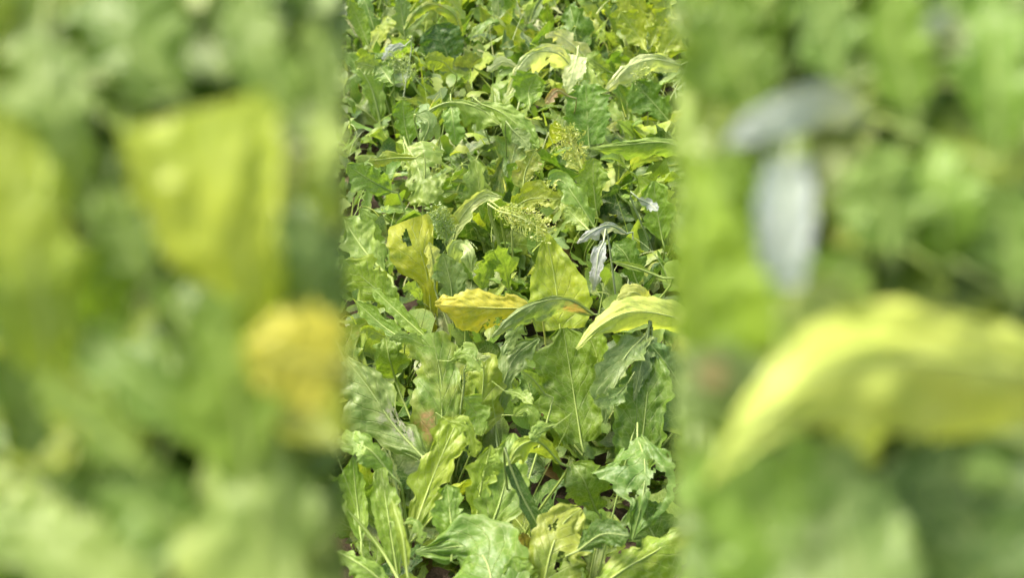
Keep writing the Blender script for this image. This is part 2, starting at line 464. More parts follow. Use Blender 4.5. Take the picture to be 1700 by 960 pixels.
# --- middle of the picture
hero('folded_yellow', 'YG', .12, [(718, 560, -.08), (711, 470, -.03), (697, 415, .0), (679, 364, .05)],
     [(0, 8, 8), (.28, 12, 14), (.44, 18, 16), (.5, 42, 18), (.62, 48, 22), (.8, 50, 30), (.93, 45, 38), (1, 34, 34)], lobes=.05, teeth=.04, ruffle=.05, cup=-.2, fold=-.05, pucker=.02, crease=.04, spot=[(.86, -.30, .13, .9)], tears=0, tint=(1.42, 1.2, 1.0))
hero('folded_yellow', 'BG', 0, [(752, 520, -.03), (748, 470, 0), (735, 420, .03)], ov(24, 26), cup=.3)
hero('folded_yellow', 'PALE', .1, [(745, 500, .02), (752, 430, .02), (762, 408, .0), (778, 418, -.05), (784, 452, -.07)], [(0, 3, 3), (.3, 14, 16), (.6, 18, 24), (.85, 12, 14), (1, 2, 2)], cup=-.25, lobes=.25, holes=.35, rib=.002, tint=(.75, .88, .7))
hero('folded_yellow', 'PALE', 0, [(722, 470, .06), (718, 428, .06), (712, 402, .05)], ov(13, 16), cup=.4, lobes=.2)
hero('twisted_pale', 'PALE', .15, [(748, 412, -.03), (760, 372, -.01), (778, 345, .0), (803, 325, .02), (834, 327, -.02)],
     [(0, 3, 3), (.2, 12, 10), (.45, 16, 20), (.62, 12, 17), (.8, 13, 12), (1, 1, 1)], cup=.5, fold=.15, lobes=.10, ruffle=.08, roll=(.5, -.4), tint=(.9, .96, .75))
hero('pyramid', 'YG', 0, [(930, 548, -.08), (922, 470, 0), (904, 377, .10)], [(0, 40, 44), (.2, 54, 58), (.45, 42, 44), (.7, 24, 24), (.88, 8, 8), (1, 0, 0)], lobes=.05, teeth=.03, ruffle=.05, cup=.25, fold=.1, pucker=.015, crease=.04, tears=0, tint=(1.4, 1.35, 1.2))
hero('pyramid', 'Y', .22, [(880, 512, .0), (835, 512, -.03), (780, 510, -.05), (722, 506, -.06)], [(0, 10, 12), (.2, 30, 27), (.5, 40, 31), (.8, 28, 26), (.93, 14, 17), (1, 3, 4)], cup=-.55, fold=-.25, lobes=.10, pucker=.06, Y=-.02, tint=(1.05, 1, .9), spot=[(.35, -.7, .25, .5)])
hero('pyramid', 'BG', .1, [(985, 522, .02), (945, 498, .0), (895, 502, -.05), (850, 525, -.09), (816, 560, -.12)], [(0, 5, 3), (.2, 34, 5), (.45, 42, 6), (.7, 30, 7), (1, 2, 2)], cup=-.6, fold=-.2, lobes=.16, ruffle=.16, pucker=.07, Y=-.10, tint=(1.35, 1.2, 1.35), rib=.004, patches=dict(withered=(.16, -.45, .14, .5)))
hero('pyramid', 'G', 0, [(965, 735, -.16), (952, 650, -.08), (935, 545, .0)], [(0, 30, 30), (.3, 62, 52), (.7, 60, 50), (.9, 34, 34), (1, 8, 8)], cup=.35, fold=.1, lobes=.08, ruffle=.08, pucker=.02, Y=-.03, tint=(1.25, 1.1, .9))
hero('pyramid', 'YG', 0, [(1000, 660, -.08), (990, 590, -.02), (972, 545, .03)], ov(24, 26), cup=.3, lobes=.06, Y=.0, tint=(.85, .95, .9))
hero('arched_yellow', 'PY', .12, [(1175, 560, .10), (1120, 528, .04), (1050, 518, -.02), (998, 540, -.08), (957, 580, -.13)], [(0, 10, 10), (.15, 34, 28), (.4, 42, 30), (.62, 36, 26), (.8, 15, 14), (1, 2, 2)], cup=-.85, fold=-.25, lobes=.09, ruffle=.10, pucker=.02, crease=.05, Y=-.08, tint=(1.08, 1.16, .95))
hero('arched_yellow', 'PY', .1, [(1090, 520, .08), (1055, 486, .06), (1022, 500, .05)], ov(14, 14), cup=-.5, lobes=.15, Y=.05)
hero('silver_pair', 'SIL', 0, [(1040, 388, .05), (1012, 374, .02), (985, 384, -.02), (958, 404, -.04)], [(0, 3, 2), (.3, 16, 5), (.6, 15, 6), (.85, 7, 5), (1, 1, 1)], cup=-.5, lobes=.25, ruffle=.2)
hero('silver_pair', 'SIL', 0, [(1002, 402, .02), (994, 420, -.01), (990, 450, -.04), (985, 482, -.06)], [(0, 4, 4), (.25, 11, 14), (.6, 13, 15), (.85, 8, 8), (1, 2, 2)], cup=.3, lobes=.18, Y=-.02)
hero('silver_pair', 'LG', .1, [(1100, 462, .0), (1060, 446, .0), (1015, 434, .0)], ov(5, 6), cup=.3, rib=.006)
hero('silver_pair', 'G', .0, [(1058, 470, -.02), (1040, 425, .0), (1018, 402, .03)], ov(22, 26), cup=.3)
# --- middle left
hero('veined_hanging', 'LG', .15, [(676, 244, .05), (690, 268, .0), (701, 300, -.06), (714, 338, -.12)], [(0, 30, 16), (.2, 46, 26), (.5, 46, 32), (.75, 34, 30), (.92, 22, 22), (1, 8, 8)], cup=-.2, fold=-.1, lobes=.14, holes=.3, pucker=.07, rib=.006)
hero('veined_hanging', 'LG', 0, [(650, 318, .0), (610, 296, -.02), (576, 272, -.02)], ov(26, 22), cup=.2, pucker=.06, tint=(.8, .9, .8))
hero('veined_hanging', 'YG', .5, [(690, 262, .05), (655, 262, .04), (610, 268, .02)], ov(10, 9), cup=-.5, lobes=.3)
hero('veined_hanging', 'G', .6, [(738, 400, .0), (735, 365, .02), (715, 345, .02)], ov(18, 18), holes=.4, lobes=.3)
hero('stalky_left', 'LG', .0, [(640, 455, -.08), (612, 425, -.04), (590, 395, .0), (568, 360, .04)], ov(20, 28), cup=.3, lobes=.3, rib=.0085)
hero('stalky_left', 'LG', 0, [(618, 440, .0), (612, 380, .02), (598, 345, .04)], ov(18, 20), cup=.3, lobes=.2, tint=(.95, 1, 1.2))
hero('stalky_left', 'YG', .2, [(660, 510, -.04), (610, 468, -.02), (570, 432, .0)], ov(38, 34), cup=-.2, lobes=.18, tint=(.9, 1, 1))
hero('stalky_left', 'YG', 0, [(708, 562, -.10), (662, 520, -.05), (618, 478, .0)], ov(15, 14), cup=.4, lobes=.12, tint=(.75, .9, 1))
hero('stalky_left', 'G', 0, [(690, 575, -.10), (640, 545, -.05), (590, 500, .0)], ov(14, 16), cup=.4, lobes=.12, tint=(1.3, 1.2, 1))
# --- lower left
hero('mottled', 'LG', .35, [(727, 790, -.16), (733, 700, -.10), (732, 630, -.04), (716, 553, .03)],
     [(0, 14, 14), (.15, 40, 22), (.4, 54, 34), (.7, 52, 42), (.88, 46, 38), (1, 34, 20)], cup=-.3, fold=-.08, lobes=.13, ruffle=.12, pucker=.06, rib=.004, Y=-.05, tears=.3, tint=(.82, .88, .8), patches=dict(withered=(.33, -.45, .14, .42)))
hero('mottled', 'LG', .2, [(705, 575, .0), (675, 560, .0), (646, 564, -.02)], ov(10, 10), Y=-.04, cup=-.3, lobes=.2, rib=.0012)
hero('mottled', 'YG', .15, [(688, 880, -.20), (716, 800, -.12), (745, 730, -.06), (765, 690, .0)], [(0, 10, 10), (.3, 34, 26), (.6, 42, 30), (.85, 26, 24), (1, 6, 6)], cup=.3, lobes=.14, Y=-.02, tint=(1.0, 1.05, .9))
hero('mottled', 'YG', .35, [(790, 720, -.07), (800, 660, -.03), (802, 615, .0), (795, 588, .03)], [(0, 20, 18), (.3, 46, 40), (.6, 36, 30), (.85, 30, 26), (1, 14, 14)], cup=-.4, fold=-.1, lobes=.16, tint=(1.0, 1.05, 1.3))
hero('mottled', 'PALE', .2, [(770, 640, .0), (775, 605, .0), (815, 592, .0)], ov(14, 12), cup=-.2, lobes=.3, Y=-.03, tint=(.85, .92, .8))
hero('mottled', 'YG', 0, [(655, 625, .0), (645, 590, .0), (640, 558, .03)], ov(26, 30, .4, .4), cup=.3, Y=.04, tint=(.7, .8, .9))
hero('pale_veined', 'BG', .12, [(700, 758, -.13), (655, 708, -.08), (612, 645, -.03), (574, 596, .02)], [(0, 10, 14), (.25, 44, 30), (.55, 62, 36), (.8, 44, 22), (1, 10, 6)], cup=-.15, fold=.05, lobes=.10, pucker=.08, rib=.005, tint=(1.25, 1.2, 1.15), spot=[(.30, .35, .45, .35)], patches=dict(bleached=(.30, .3, .20, .6)))
hero('pale_veined', 'LG', 0, [(650, 790, -.05), (610, 745, -.03), (560, 735, .0)], ov(22, 24), cup=-.4, tint=(.9, 1, .9), Y=-.03)
hero('bottom_upright', 'G', 0, [(660, 955, -.16), (648, 880, -.10), (632, 778, .0)], [(0, 6, 8), (.3, 20, 18), (.6, 24, 22), (.9, 19, 18), (1, 7, 7)], cup=.3, lobes=.07, tint=(1.5, 1.3, 1.1))
hero('bottom_upright', 'PALE', .2, [(662, 830, -.02), (652, 785, .0), (636, 742, .02)], ov(12, 14), lace=.6, nu=84, nv=44, cup=-.3, Y=-.04)
hero('bottom_upright', 'YG', 0, [(676, 950, -.18), (668, 890, -.14), (650, 830, -.08)], ov(12, 10), cup=.5, Y=-.04, tint=(.9, .95, 1))
hero('bottom_upright', 'G', 0, [(600, 900, -.12), (592, 830, -.05), (585, 758, .0)], ov(24, 18, .4, .5), cup=.3, lobes=.08, tint=(1.5, 1.35, 1.2))
hero('bottom_upright', 'LG', 0, [(655, 985, -.05), (608, 945, -.03), (560, 915, .0)], ov(30, 14), cup=-.4, fold=-.1, tint=(.85, .95, .8))
hero('bottom_upright', 'LG', 0, [(668, 975, -.10), (630, 910, -.04), (576, 845, .0)], ov(4, 4), rib=.006)
# --- lower middle
hero('bluish_mid', 'BG', 0, [(826, 690, -.08), (838, 630, -.04), (858, 590, .0), (895, 562, .03)], [(0, 6, 8), (.3, 20, 24), (.6, 22, 30), (.85, 12, 18), (1, 2, 2)], cup=-.3, lobes=.1, tint=(1.2, 1.12, 1.15))
hero('bluish_mid', 'LG', .2, [(800, 910, -.18), (828, 840, -.12), (845, 770, -.05), (852, 720, .0)], [(0, 12, 14), (.3, 36, 36), (.6, 40, 32), (.85, 24, 24), (1, 5, 5)], cup=.3, lobes=.16, tint=(.85, .95, .8))
hero('bluish_mid', 'YG', .2, [(790, 870, -.10), (800, 800, -.05), (815, 740, .0)], ov(22, 20), lobes=.25, tint=(.9, 1, 1))
hero('bluish_mid', 'G', 0, [(752, 910, -.10), (748, 860, -.05), (742, 805, .0)], ov(28, 26), cup=.4, tint=(1.2, 1.15, 1))
hero('bluish_mid', 'YG', .35, [(930, 770, .0), (895, 735, -.02), (862, 742, -.06), (842, 775, -.09)], [(0, 4, 4), (.3, 30, 14), (.6, 32, 14), (1, 4, 4)], cup=-.5, fold=-.2, lobes=.2, holes=.3, tint=(1, 1.05, 1.5))
hero('bluish_mid', 'DG', 0, [(846, 772, .0), (866, 822, -.03), (892, 872, -.06), (911, 916, -.09)], [(0, 10, 10), (.3, 16, 12), (.7, 14, 12), (1, 2, 2)], cup=.6, fold=.3, lobes=.03, teeth=.02, Y=-.06, pucker=.01)
hero('bluish_mid', 'LG', 0, [(905, 655, .0), (885, 630, .0), (865, 615, .0)], ov(10, 9), cup=.6)
hero('bluish_mid', 'G', 0, [(890, 700, -.03), (880, 650, .0), (870, 612, .03)], ov(36, 36), cup=.3, tint=(.9, .9, .9), Y=.06)
# --- lower right
hero('twisted_right', 'BG', .15, [(1072, 556, .05), (1040, 590, -.02), (1012, 640, -.08), (1004, 705, -.13)], [(0, 18, 10), (.25, 30, 22), (.5, 20, 32), (.7, 12, 26), (.85, 10, 12), (1, 1, 1)], cup=.5, fold=.15, lobes=.22, ruffle=.15, Y=-.05, roll=(-.3, .2))
hero('twisted_right', 'BG', .0, [(1075, 556, .04), (1066, 600, -.03), (1052, 666, -.09)], [(0, 16, 12), (.4, 20, 14), (.7, 10, 10), (1, 1, 1)], cup=-.4, lobes=.12, Y=-.04)
hero('twisted_right', 'G', 0, [(1060, 790, -.14), (1072, 680, -.06), (1082, 585, .03)], [(0, 30, 30), (.3, 58, 44), (.7, 52, 40), (.9, 30, 26), (1, 8, 8)], cup=.3, lobes=.08, pucker=.02, tint=(1.1, 1.05, 1))
hero('twisted_right', 'BG', 0, [(1140, 660, -.04), (1110, 610, -.02), (1080, 572, .0)], ov(30, 26, .4, .45), cup=-.4, tint=(.8, .9, .8))
hero('holed_right', 'LG', .1, [(1058, 728, .05), (1070, 765, -.02), (1068, 820, -.09), (1050, 897, -.15)], [(0, 16, 30), (.15, 34, 60), (.3, 48, 78), (.5, 46, 58), (.68, 34, 22), (.85, 18, 14), (1, 1, 2)], cup=-.3, fold=-.05, lobes=.16, holes=.2, tears=.2, spot=[(.52, -.50, .30, 1.0), (.70, -.5, .22, 1.0), (.33, -.25, .14, 1.0), (.30, .45, .12, 1.0)], ruffle=.14, pucker=.05, rib=.0032, tint=(.48, .65, .62))
hero('holed_right', 'G', 0, [(1100, 930, -.04), (1080, 880, .0), (1050, 840, .03)], ov(44, 40), cup=.3, Y=.16, tint=(.9, .9, .9))
hero('holed_right', 'YG', .25, [(900, 985, -.10), (915, 915, -.05), (935, 870, .0), (965, 845, .04)], [(0, 20, 30), (.3, 44, 62), (.6, 42, 60), (.85, 26, 30), (1, 8, 8)], cup=-.25, lobes=.10, holes=.28, tint=(.95, .92, 1.4))
hero('holed_right', 'DG', .0, [(960, 915, .0), (1000, 888, .0), (1045, 890, -.02)], ov(22, 24), cup=-.4, tint=(1.5, 1.3, 1.2))
hero('holed_right', 'BR', .6, [(868, 960, .0), (872, 915, .0), (868, 885, .0)], ov(26, 22), lobes=.2, Y=.10)
hero('holed_right', 'G', .1, [(990, 850, .0), (970, 800, .0), (950, 770, .03)], ov(32, 36), lobes=.15, Y=.05, tint=(1.1, 1, 1))
hero('bottom_fan', 'LG', .1, [(812, 1010, -.08), (815, 960, -.03), (800, 922, .02), (770, 908, .05), (690, 918, .04)], [(0, 60, 60), (.25, 90, 62), (.45, 50, 70), (.6, 40, 60), (.8, 22, 22), (1, 2, 2)], cup=-.25, lobes=.08, pucker=.03, rib=.004, tint=(.60, .74, .62))
hero('bottom_fan', 'LG', .2, [(880, 1000, -.02), (862, 960, .0), (850, 925, .02)], ov(26, 30), holes=.35, tint=(.9, 1, .9))
hero('bottom_corner', 'YG', .4, [(980, 990, -.10), (1030, 950, -.05), (1090, 915, .0), (1140, 880, .03)], ov(30, 44, .4, .5), cup=-.5, fold=-.1, tint=(.85, .95, .9))
# --- upper right
hero('pale_tent', 'PALE', .15, [(955, 118, .05), (925, 88, .02), (885, 88, -.05), (858, 118, -.12), (842, 158, -.16)], [(0, 8, 8), (.25, 34, 12), (.5, 34, 8), (.75, 16, 7), (1, 2, 2)], cup=-.35, fold=-.15, lobes=.2, ruffle=.12, holes=.3, rib=.005, tint=(1.3, 1.3, 1.3))
hero('pale_tent', 'PALE', .1, [(958, 92, .0), (950, 122, -.06), (941, 158, -.10)], [(0, 16, 14), (.3, 22, 16), (.6, 17, 14), (1, 1, 1)], cup=.1, lobes=.05, Y=-.07, crease=.03, pucker=.01, fold=.02, tint=(1.4, 1.4, 1.45))
hero('pale_tent', 'LG', .3, [(962, 92, .0), (984, 122, -.06), (1003, 152, -.10)], [(0, 8, 8), (.4, 12, 26), (.7, 8, 20), (1, 1, 1)], cup=-.1, crease=.04, holes=.3, Y=-.06, tint=(1.4, 1.3, 1.5))
hero('pale_tent', 'PALE', .35, [(985, 108, .0), (955, 78, .02), (925, 58, .03), (905, 62, .0)], ov(13, 16), cup=-.3, lobes=.2, rib=.006, tint=(1.3, 1.25, 1.3))
hero('pale_tent', 'G', 0, [(978, 240, -.10), (975, 190, -.04), (972, 140, .02)], [(0, 26, 26), (.4, 38, 38), (.8, 34, 38), (1, 20, 20)], cup=.4, lobes=.05, pucker=.01, tint=(1.0, 1.1, .9), Y=.05)
hero('pale_tent', 'YG', .0, [(880, 175, -.05), (878, 150, .0), (890, 122, .02)], ov(32, 30), cup=.3, tint=(.7, .9, 1), Y=.02)
hero('pale_tent', 'BR', .7, [(945, 160, .0), (925, 150, .0), (905, 172, -.04)], ov(9, 9), lobes=.3)
hero('pale_right', 'PALE', .15, [(1130, 108, .05), (1085, 98, .02), (1045, 112, -.05), (998, 157, -.12)], [(0, 12, 8), (.3, 28, 9), (.6, 26, 9), (.85, 12, 5), (1, 1, 1)], cup=-.4, fold=-.1, lobes=.14, holes=.18, tint=(1.3, 1.3, 1.3))
hero('pale_right', 'G', 0, [(1110, 200, -.04), (1080, 165, .0), (1050, 135, .03)], ov(30, 28), Y=.05, tint=(1.1, 1.1, 1.1))
hero('pale_right', 'LG', .2, [(1010, 118, .0), (985, 100, .0), (975, 88, .02)], ov(14, 14), Y=.04)
hero('long_ridge', 'LG', .0, [(1150, 250, .04), (1100, 236, .0), (1040, 240, -.03), (980, 246, -.05)], [(0, 20, 8), (.3, 34, 9), (.6, 26, 8), (.85, 12, 5), (1, 1, 1)], cup=-.9, fold=-.3, lobes=.08, pucker=.05)
hero('long_ridge', 'YG', .3, [(1118, 370, -.04), (1095, 330, .0), (1060, 292, .03)], ov(30, 28), lobes=.28, tint=(.9, 1, 1))
hero('long_ridge', 'G', .0, [(1100, 400, -.04), (1090, 345, .0), (1085, 300, .03)], ov(26, 28), lobes=.2, tint=(1.4, 1.3, 1), Y=-.06)
hero('long_ridge', 'SIL', .0, [(1060, 330, .0), (1078, 338, .0), (1092, 350, -.03)], ov(8, 9), cup=-.4)
hero('laced', 'YG', .9, [(968, 285, -.05), (955, 245, .0), (940, 208, .03)], ov(24, 18), lace=.6, nu=84, nv=44, lobes=.25, rib=.005, tint=(1.2, 1.1, 2))
hero('laced', 'LG', .1, [(985, 375, -.06), (955, 328, -.02), (932, 300, .02), (908, 308, .0)], ov(22, 26), lobes=.18, rib=.005, tint=(.75, .9, .9))
hero('laced', 'LG', .1, [(975, 380, -.04), (955, 360, .0), (938, 344, .02)], ov(16, 18), lobes=.2)
hero('laced', 'G', .1, [(990, 350, -.03), (985, 300, .0), (985, 262, .03)], ov(26, 24), lobes=.25, tint=(1.5, 1.3, 1.2))
hero('brown_lace', 'PY', .2, [(826, 350, -.02), (865, 362, -.04), (912, 388, -.07)], ov(22, 24, .3, .3), skel=True, tint=(.95, 1, 1.2))
hero('brown_lace', 'PY', .2, [(862, 345, -.02), (885, 330, -.03), (925, 318, -.04)], ov(20, 20, .3, .3), skel=True, tint=(.95, 1, 1.2))
hero('laced', 'PY', .2, [(966, 290, -.06), (952, 245, -.02), (936, 204, .02)], ov(24, 18, .3, .3), skel=True, rib=.005, tint=(.95, 1, 1.2))
hero('veined_hanging', 'PY', .2, [(742, 400, -.02), (738, 372, -.02), (722, 345, -.02)], ov(16, 16, .3, .3), skel=True, tint=(.6, .75, 1.2))
hero('pale_right', 'PY', .2, [(1075, 160, -.10), (1068, 130, -.08), (1060, 108, -.06)], ov(14, 14, .3, .3), skel=True, tint=(.8, .9, 1.3))
hero('dark_cave', 'PY', .2, [(690, 130, -.06), (668, 105, -.05), (640, 95, -.04)], ov(14, 14, .3, .3), skel=True, tint=(.7, .85, 1.3))
hero('brown_lace', 'YG', .9, [(828, 345, .0), (865, 358, -.02), (912, 390, -.05)], ov(18, 22), lace=.6, nu=84, nv=44, lobes=.2, tint=(1.2, 1.05, 2))
hero('brown_lace', 'YG', .5, [(845, 352, .0), (880, 330, .0), (932, 330, -.02)], ov(22, 18), lobes=.25, holes=.3)
hero('brown_lace', 'YG', .7, [(868, 318, -.04), (872, 285, .0), (888, 248, .03)], ov(20, 20), lobes=.18, holes=.2, tint=(.7, .75, .9))
# --- upper left
hero('dark_cave', 'DG', 0, [(748, 108, -.03), (735, 70, .0), (722, 40, .03)], ov(38, 34, .35, .4), cup=.4, lobes=.03, pucker=.01, Y=.10, tint=(1.2, 1.2, 1.2))
hero('dark_cave', 'LG', .6, [(768, 75, .0), (755, 25, .0), (720, 6, .0), (690, 18, -.04), (672, 48, -.08)], [(0, 8, 4), (.3, 14, 5), (.6, 18, 5), (1, 3, 3)], cup=-.8, fold=-.2, lobes=.25, ruffle=.25)
hero('dark_cave', 'YG', .2, [(750, 118, .0), (735, 102, .0), (705, 96, -.03)], ov(16, 14), cup=-.4)
hero('dry_curl', 'SIL', 0, [(672, 76, .02), (655, 80, .0), (634, 98, -.03)], ov(9, 9), cup=-.7, lobes=.25, tint=(1.2, 1.2, 1.2))
hero('dry_curl', 'LG', .3, [(640, 118, .0), (612, 108, .0), (588, 102, .0)], ov(14, 14), lobes=.3)
hero('stalk_arc', 'LG', 0, [(632, 205, -.06), (618, 150, -.02), (600, 118, .0), (572, 88, .03)], ov(16, 22), cup=.2, lobes=.15, rib=.0095, tint=(.85, .95, .9))
hero('stalk_arc', 'G', 0, [(612, 75, -.04), (598, 40, .0), (580, 0, .03)], ov(14, 15), cup=.3, lobes=.06, tint=(1.5, 1.3, 1.2))
hero('stalk_arc', 'LG', 0, [(648, 135, -.04), (638, 120, .0), (625, 105, .03)], ov(18, 18), tint=(.8, .9, .8))
hero('stalk_arc', 'BG', 0, [(672, 60, -.03), (668, 30, .0), (664, -5, .03)], ov(15, 15), cup=.3, rib=.006, tint=(1.1, 1.1, 1))
hero('bent_over', 'LG', .0, [(700, 190, .0), (735, 172, .0), (765, 170, .0), (800, 182, -.02), (830, 205, -.06)], [(0, 2, 3), (.3, 4, 14), (.6, 5, 34), (.8, 6, 30), (1, 1, 2)], cup=-.5, lobes=.15, rib=.006)
hero('bent_over', 'LG', 0, [(748, 172, .02), (752, 200, -.03), (757, 240, -.06)], [(0, 10, 10), (.4, 16, 16), (.8, 14, 14), (1, 4, 4)], cup=.3, tint=(.85, 1, .9))
hero('bent_over', 'G', .0, [(680, 240, -.03), (672, 205, .0), (668, 165, .03)], ov(22, 24), tint=(1.4, 1.3, 1.1))
hero('bent_over', 'BG', .0, [(700, 240, -.03), (712, 205, -.01), (690, 190, .02)], ov(14, 16), cup=-.4, tint=(1.4, 1.3, 1.4))
hero('broad_mid', 'LG', .0, [(798, 172, .03), (830, 185, .0), (862, 210, -.04), (895, 245, -.09)], [(0, 4, 8), (.3, 18, 28), (.6, 22, 28), (.85, 12, 16), (1, 2, 2)], cup=-.4, fold=-.05, lobes=.1, tint=(.95, 1, .9))
hero('broad_mid', 'PALE', .0, [(862, 112, .0), (835, 102, .0), (808, 118, -.04)], ov(8, 8), cup=-.5, lobes=.2)
hero('broad_mid', 'BG', .0, [(850, 215, .0), (868, 232, -.02), (880, 248, -.04)], ov(14, 14), tint=(1.3, 1.2, 1.3))
# --- yellow mass in the top right corner
for k, (a, b, q) in enumerate([(1060, 60, -30), (1090, 55, 22), (1100, 30, 8), (1072, 30, -18), (1045, 35, -14), (1110, 75, 30)]):
    hero('yellow_corner', 'YG', .06+.05*(k % 3), [(a-q*.4, b+22, -.05), (a, b, 0), (a+q, b-42, .04)], ov(20+4*(k % 3), 22), lobes=.2, tint=(1.15, 1.1, 1))

for k, (pl, c, x0, y0, x1, y1, x2, y2, wa, wb) in enumerate([
    ('mottled', 'LG', 745, 600, 775, 590, 800, 618, 12, 16), ('bluish_mid', 'LG', 852, 690, 880, 682, 898, 735, 14, 10), ('bluish_mid', 'LG', 838, 650, 862, 655, 885, 672, 9, 9),
    ('bluish_mid', 'LG', 800, 800, 812, 775, 832, 765, 12, 14), ('mottled', 'LG', 770, 660, 792, 690, 800, 725, 20, 18), ('mottled', 'YG', 745, 700, 775, 712, 790, 760, 14, 18),
    ('pyramid', 'BG', 870, 530, 850, 560, 835, 590, 14, 14), ('twisted_right', 'BG', 1040, 640, 1018, 660, 985, 668, 14, 12), ('bottom_upright', 'LG', 574, 738, 590, 740, 604, 756, 8, 6),
    ('bluish_mid', 'LG', 925, 705, 905, 712, 880, 730, 8, 14), ('stalky_left', 'YG', 640, 560, 612, 548, 598, 556, 9, 8), ('stalky_left', 'LG', 700, 500, 690, 482, 668, 478, 9, 9),
    ('bottom_upright', 'LG', 668, 870, 690, 868, 700, 905, 8, 8), ('folded_yellow', 'LG', 800, 480, 812, 440, 820, 415, 16, 14), ('folded_yellow', 'LG', 845, 480, 838, 440, 826, 408, 18, 16)]):
    hero(pl, c, .15, [(x0, y0, -.01), (x1, y1, -.02), (x2, y2, -.05)], ov(wa*1.25, wb*1.25), cup=(-.5, .4, -.2)[k % 3], lobes=.28, holes=.3, Y=-.05, tears=.9, rib=.0013, tint=(.9, .95, .85))

TITLE = dict(
    folded_yellow='plant with a folded yellow-green leaf that has a small hole near its crease',
    twisted_pale='plant with one pale yellow-green leaf twisted to a point on the right',
    pyramid='plant with a broad upright pointed yellow-green leaf and a bright yellow leaf at its left',
    arched_yellow='plant with a large pale yellow leaf arching down to a pointed tip at right',
    silver_pair='plant with two silvery white leaves, one arched and one hanging',
    veined_hanging='plant with a light green hanging leaf showing a thick white midrib, middle left',
    stalky_left='plant with thick pale stalks and yellow-green leaves at the left edge of the sharp field',
    mottled='plant with a tall mottled green leaf carrying a brown dry patch',
    pale_veined='plant with a pale bluish veined leaf and a white eaten patch, lower left',
    bottom_upright='plant with narrow upright green leaves in the lower left corner of the sharp field',
    bluish_mid='plant with a dark narrow strap leaf hanging over the dark gap at the bottom',
    twisted_right='plant with a twisted bluish leaf ending in a yellow tip, below the arched yellow leaf',
    holed_right='plant with a light green hanging leaf torn by large holes, lower right',
    bottom_fan='plant with a broad flat light green leaf at the bottom edge',
    bottom_corner='plant with a yellow streaked leaf in the bottom right corner of the sharp field',
    pale_tent='plant with pale eaten leaves drooping like a tent over a smooth green leaf, upper right',
    pale_right='plant with one long pale leaf drooping to the left, upper right edge',
    long_ridge='plant with a long horizontal ridged green leaf at the right edge',
    laced='plant with a yellow leaf eaten to lace above a thick pale midrib',
    brown_lace='plant with yellowed leaves eaten to brown lace, just above the pointed yellow-green leaf',
    dark_cave='plant with a smooth dark green leaf under a curled arching leaf near the top',
    dry_curl='plant with a small whitish curled leaf near the top left',
    stalk_arc='plant with a long arching white midrib at the upper left edge',
    bent_over='plant with a pale stalk bent level and light leaves hanging from it, upper left',
    broad_mid='plant with a broad light green leaf sloping to the right, upper middle',
    yellow_corner='yellowish plant in the top right corner of the sharp field')

groups = {}
for h in H: groups.setdefault(h[0], []).append(h)
CROWNS = []
seed = 0
HEROES = []
for key, items in groups.items():
    built = []
    for (_, c, sick, pts, wp, kw) in items:
        Y0 = canopy_Y(min(p[1] for p in pts)) + kw.get('Y', 0)
        C = np.array([at_Y(px, py, Y0+dy) for px, py, dy in pts])
        for q in C: q[2] = max(q[2], .05)
        dep = project(C[len(C)//2])[2]
        built.append((C, [(t, a*dep/FPX, b*dep/FPX) for t, a, b in wp]))
    base = np.mean([b[0][0] for b in built], axis=0)
    crown = np.array([base[0], base[1]+.02, 0.0])
    CROWNS.append(crown)
    root = plant_root('crop_plant', crown, TITLE[key], 'leafy crop plants in the field')
    HEROES.append((root, crown, key))
    for (C, wp), (_, c, sick, pts, _w, kw) in zip(built, items):
        seed += 1
        kw = dict(kw); tint = kw.pop('tint', (1, 1, 1)); kw.pop('Y', 0); kw.pop('brown', 0)
        cc = tuple(a*b for a, b in zip(PAL[c], tint))
        shaped_leaf(root, crown, C, wp, crown+np.array([0, 0, -.03]), cc, sick, seed*2.13, **kw)

# ------------------------------------------------------------------ the other plants of the field
WEIGHTS = ['G']*6+['LG']*5+['BG']*3+['YG']*4+['PALE']*1+['DG']*2
WEIGHTS_NEAR = ['G']*7+['LG']*2+['BG']*3+['YG']*2+['DG']*3
HP = np.array(HERO_PTS)
def blocked(pts):
    """would this leaf stand in front of one of the leaves above?"""
    for P in pts:
        px, py, dz = project(P)
        m = (np.hypot(HP[:, 0]-px, HP[:, 1]-py) < HP[:, 3]*1.15) & (dz < HP[:, 2]+.03)
        if m.any(): return True
    return False
def rosette(root, crown, n, size, spread=1.0, ribs=True):
    slim = .12 if crown[1] < 2.0 else .30 if crown[1] < 2.6 else .45
    WE = WEIGHTS if crown[1] > 2.3 else WEIGHTS_NEAR
    made = 0
    a0 = random.uniform(0, 6.28)
    for k in range(n*2):
        if made >= n: break
        lib = LIB[random.randrange(24) if random.random() > slim else random.randrange(24, 38)]
        rz = a0 + k*2.4 + random.uniform(-.4, .4)
        L = size*random.uniform(.5, 1.15)
        lean = random.uniform(-.05, .5)*spread
        M = Matrix.Rotation(rz, 4, 'Z') @ Matrix.Rotation(lean, 4, 'Y') @ Matrix.Rotation(random.uniform(-.5, .5), 4, 'Z') @ Matrix.Diagonal((L, L*random.uniform(.8, 1.15), L, 1))
        A = np.array(M)[:3, :3]
        pts = (lib[2][12::6] @ A.T) + crown
        if blocked(pts): continue
        c = vary(PAL[random.choice(WE)], .16); sick = max(0, random.gauss(.10, .22))
        o = link('leaf', lib[0], root, c, min(sick, .9)); o.matrix_local = M
        o.location = (0, 0, -.03)
        if ribs:
            b = link('midrib', lib[1], o, c, 0)
        made += 1
    return made
for root, crown, key in HEROES:
    rosette(root, crown, 11, .36 if crown[1] < 2.4 else .40)
extra = []
def strip_half(Y): return 278*math.hypot(Y, 1.45)/FPX + .05
tries = 0
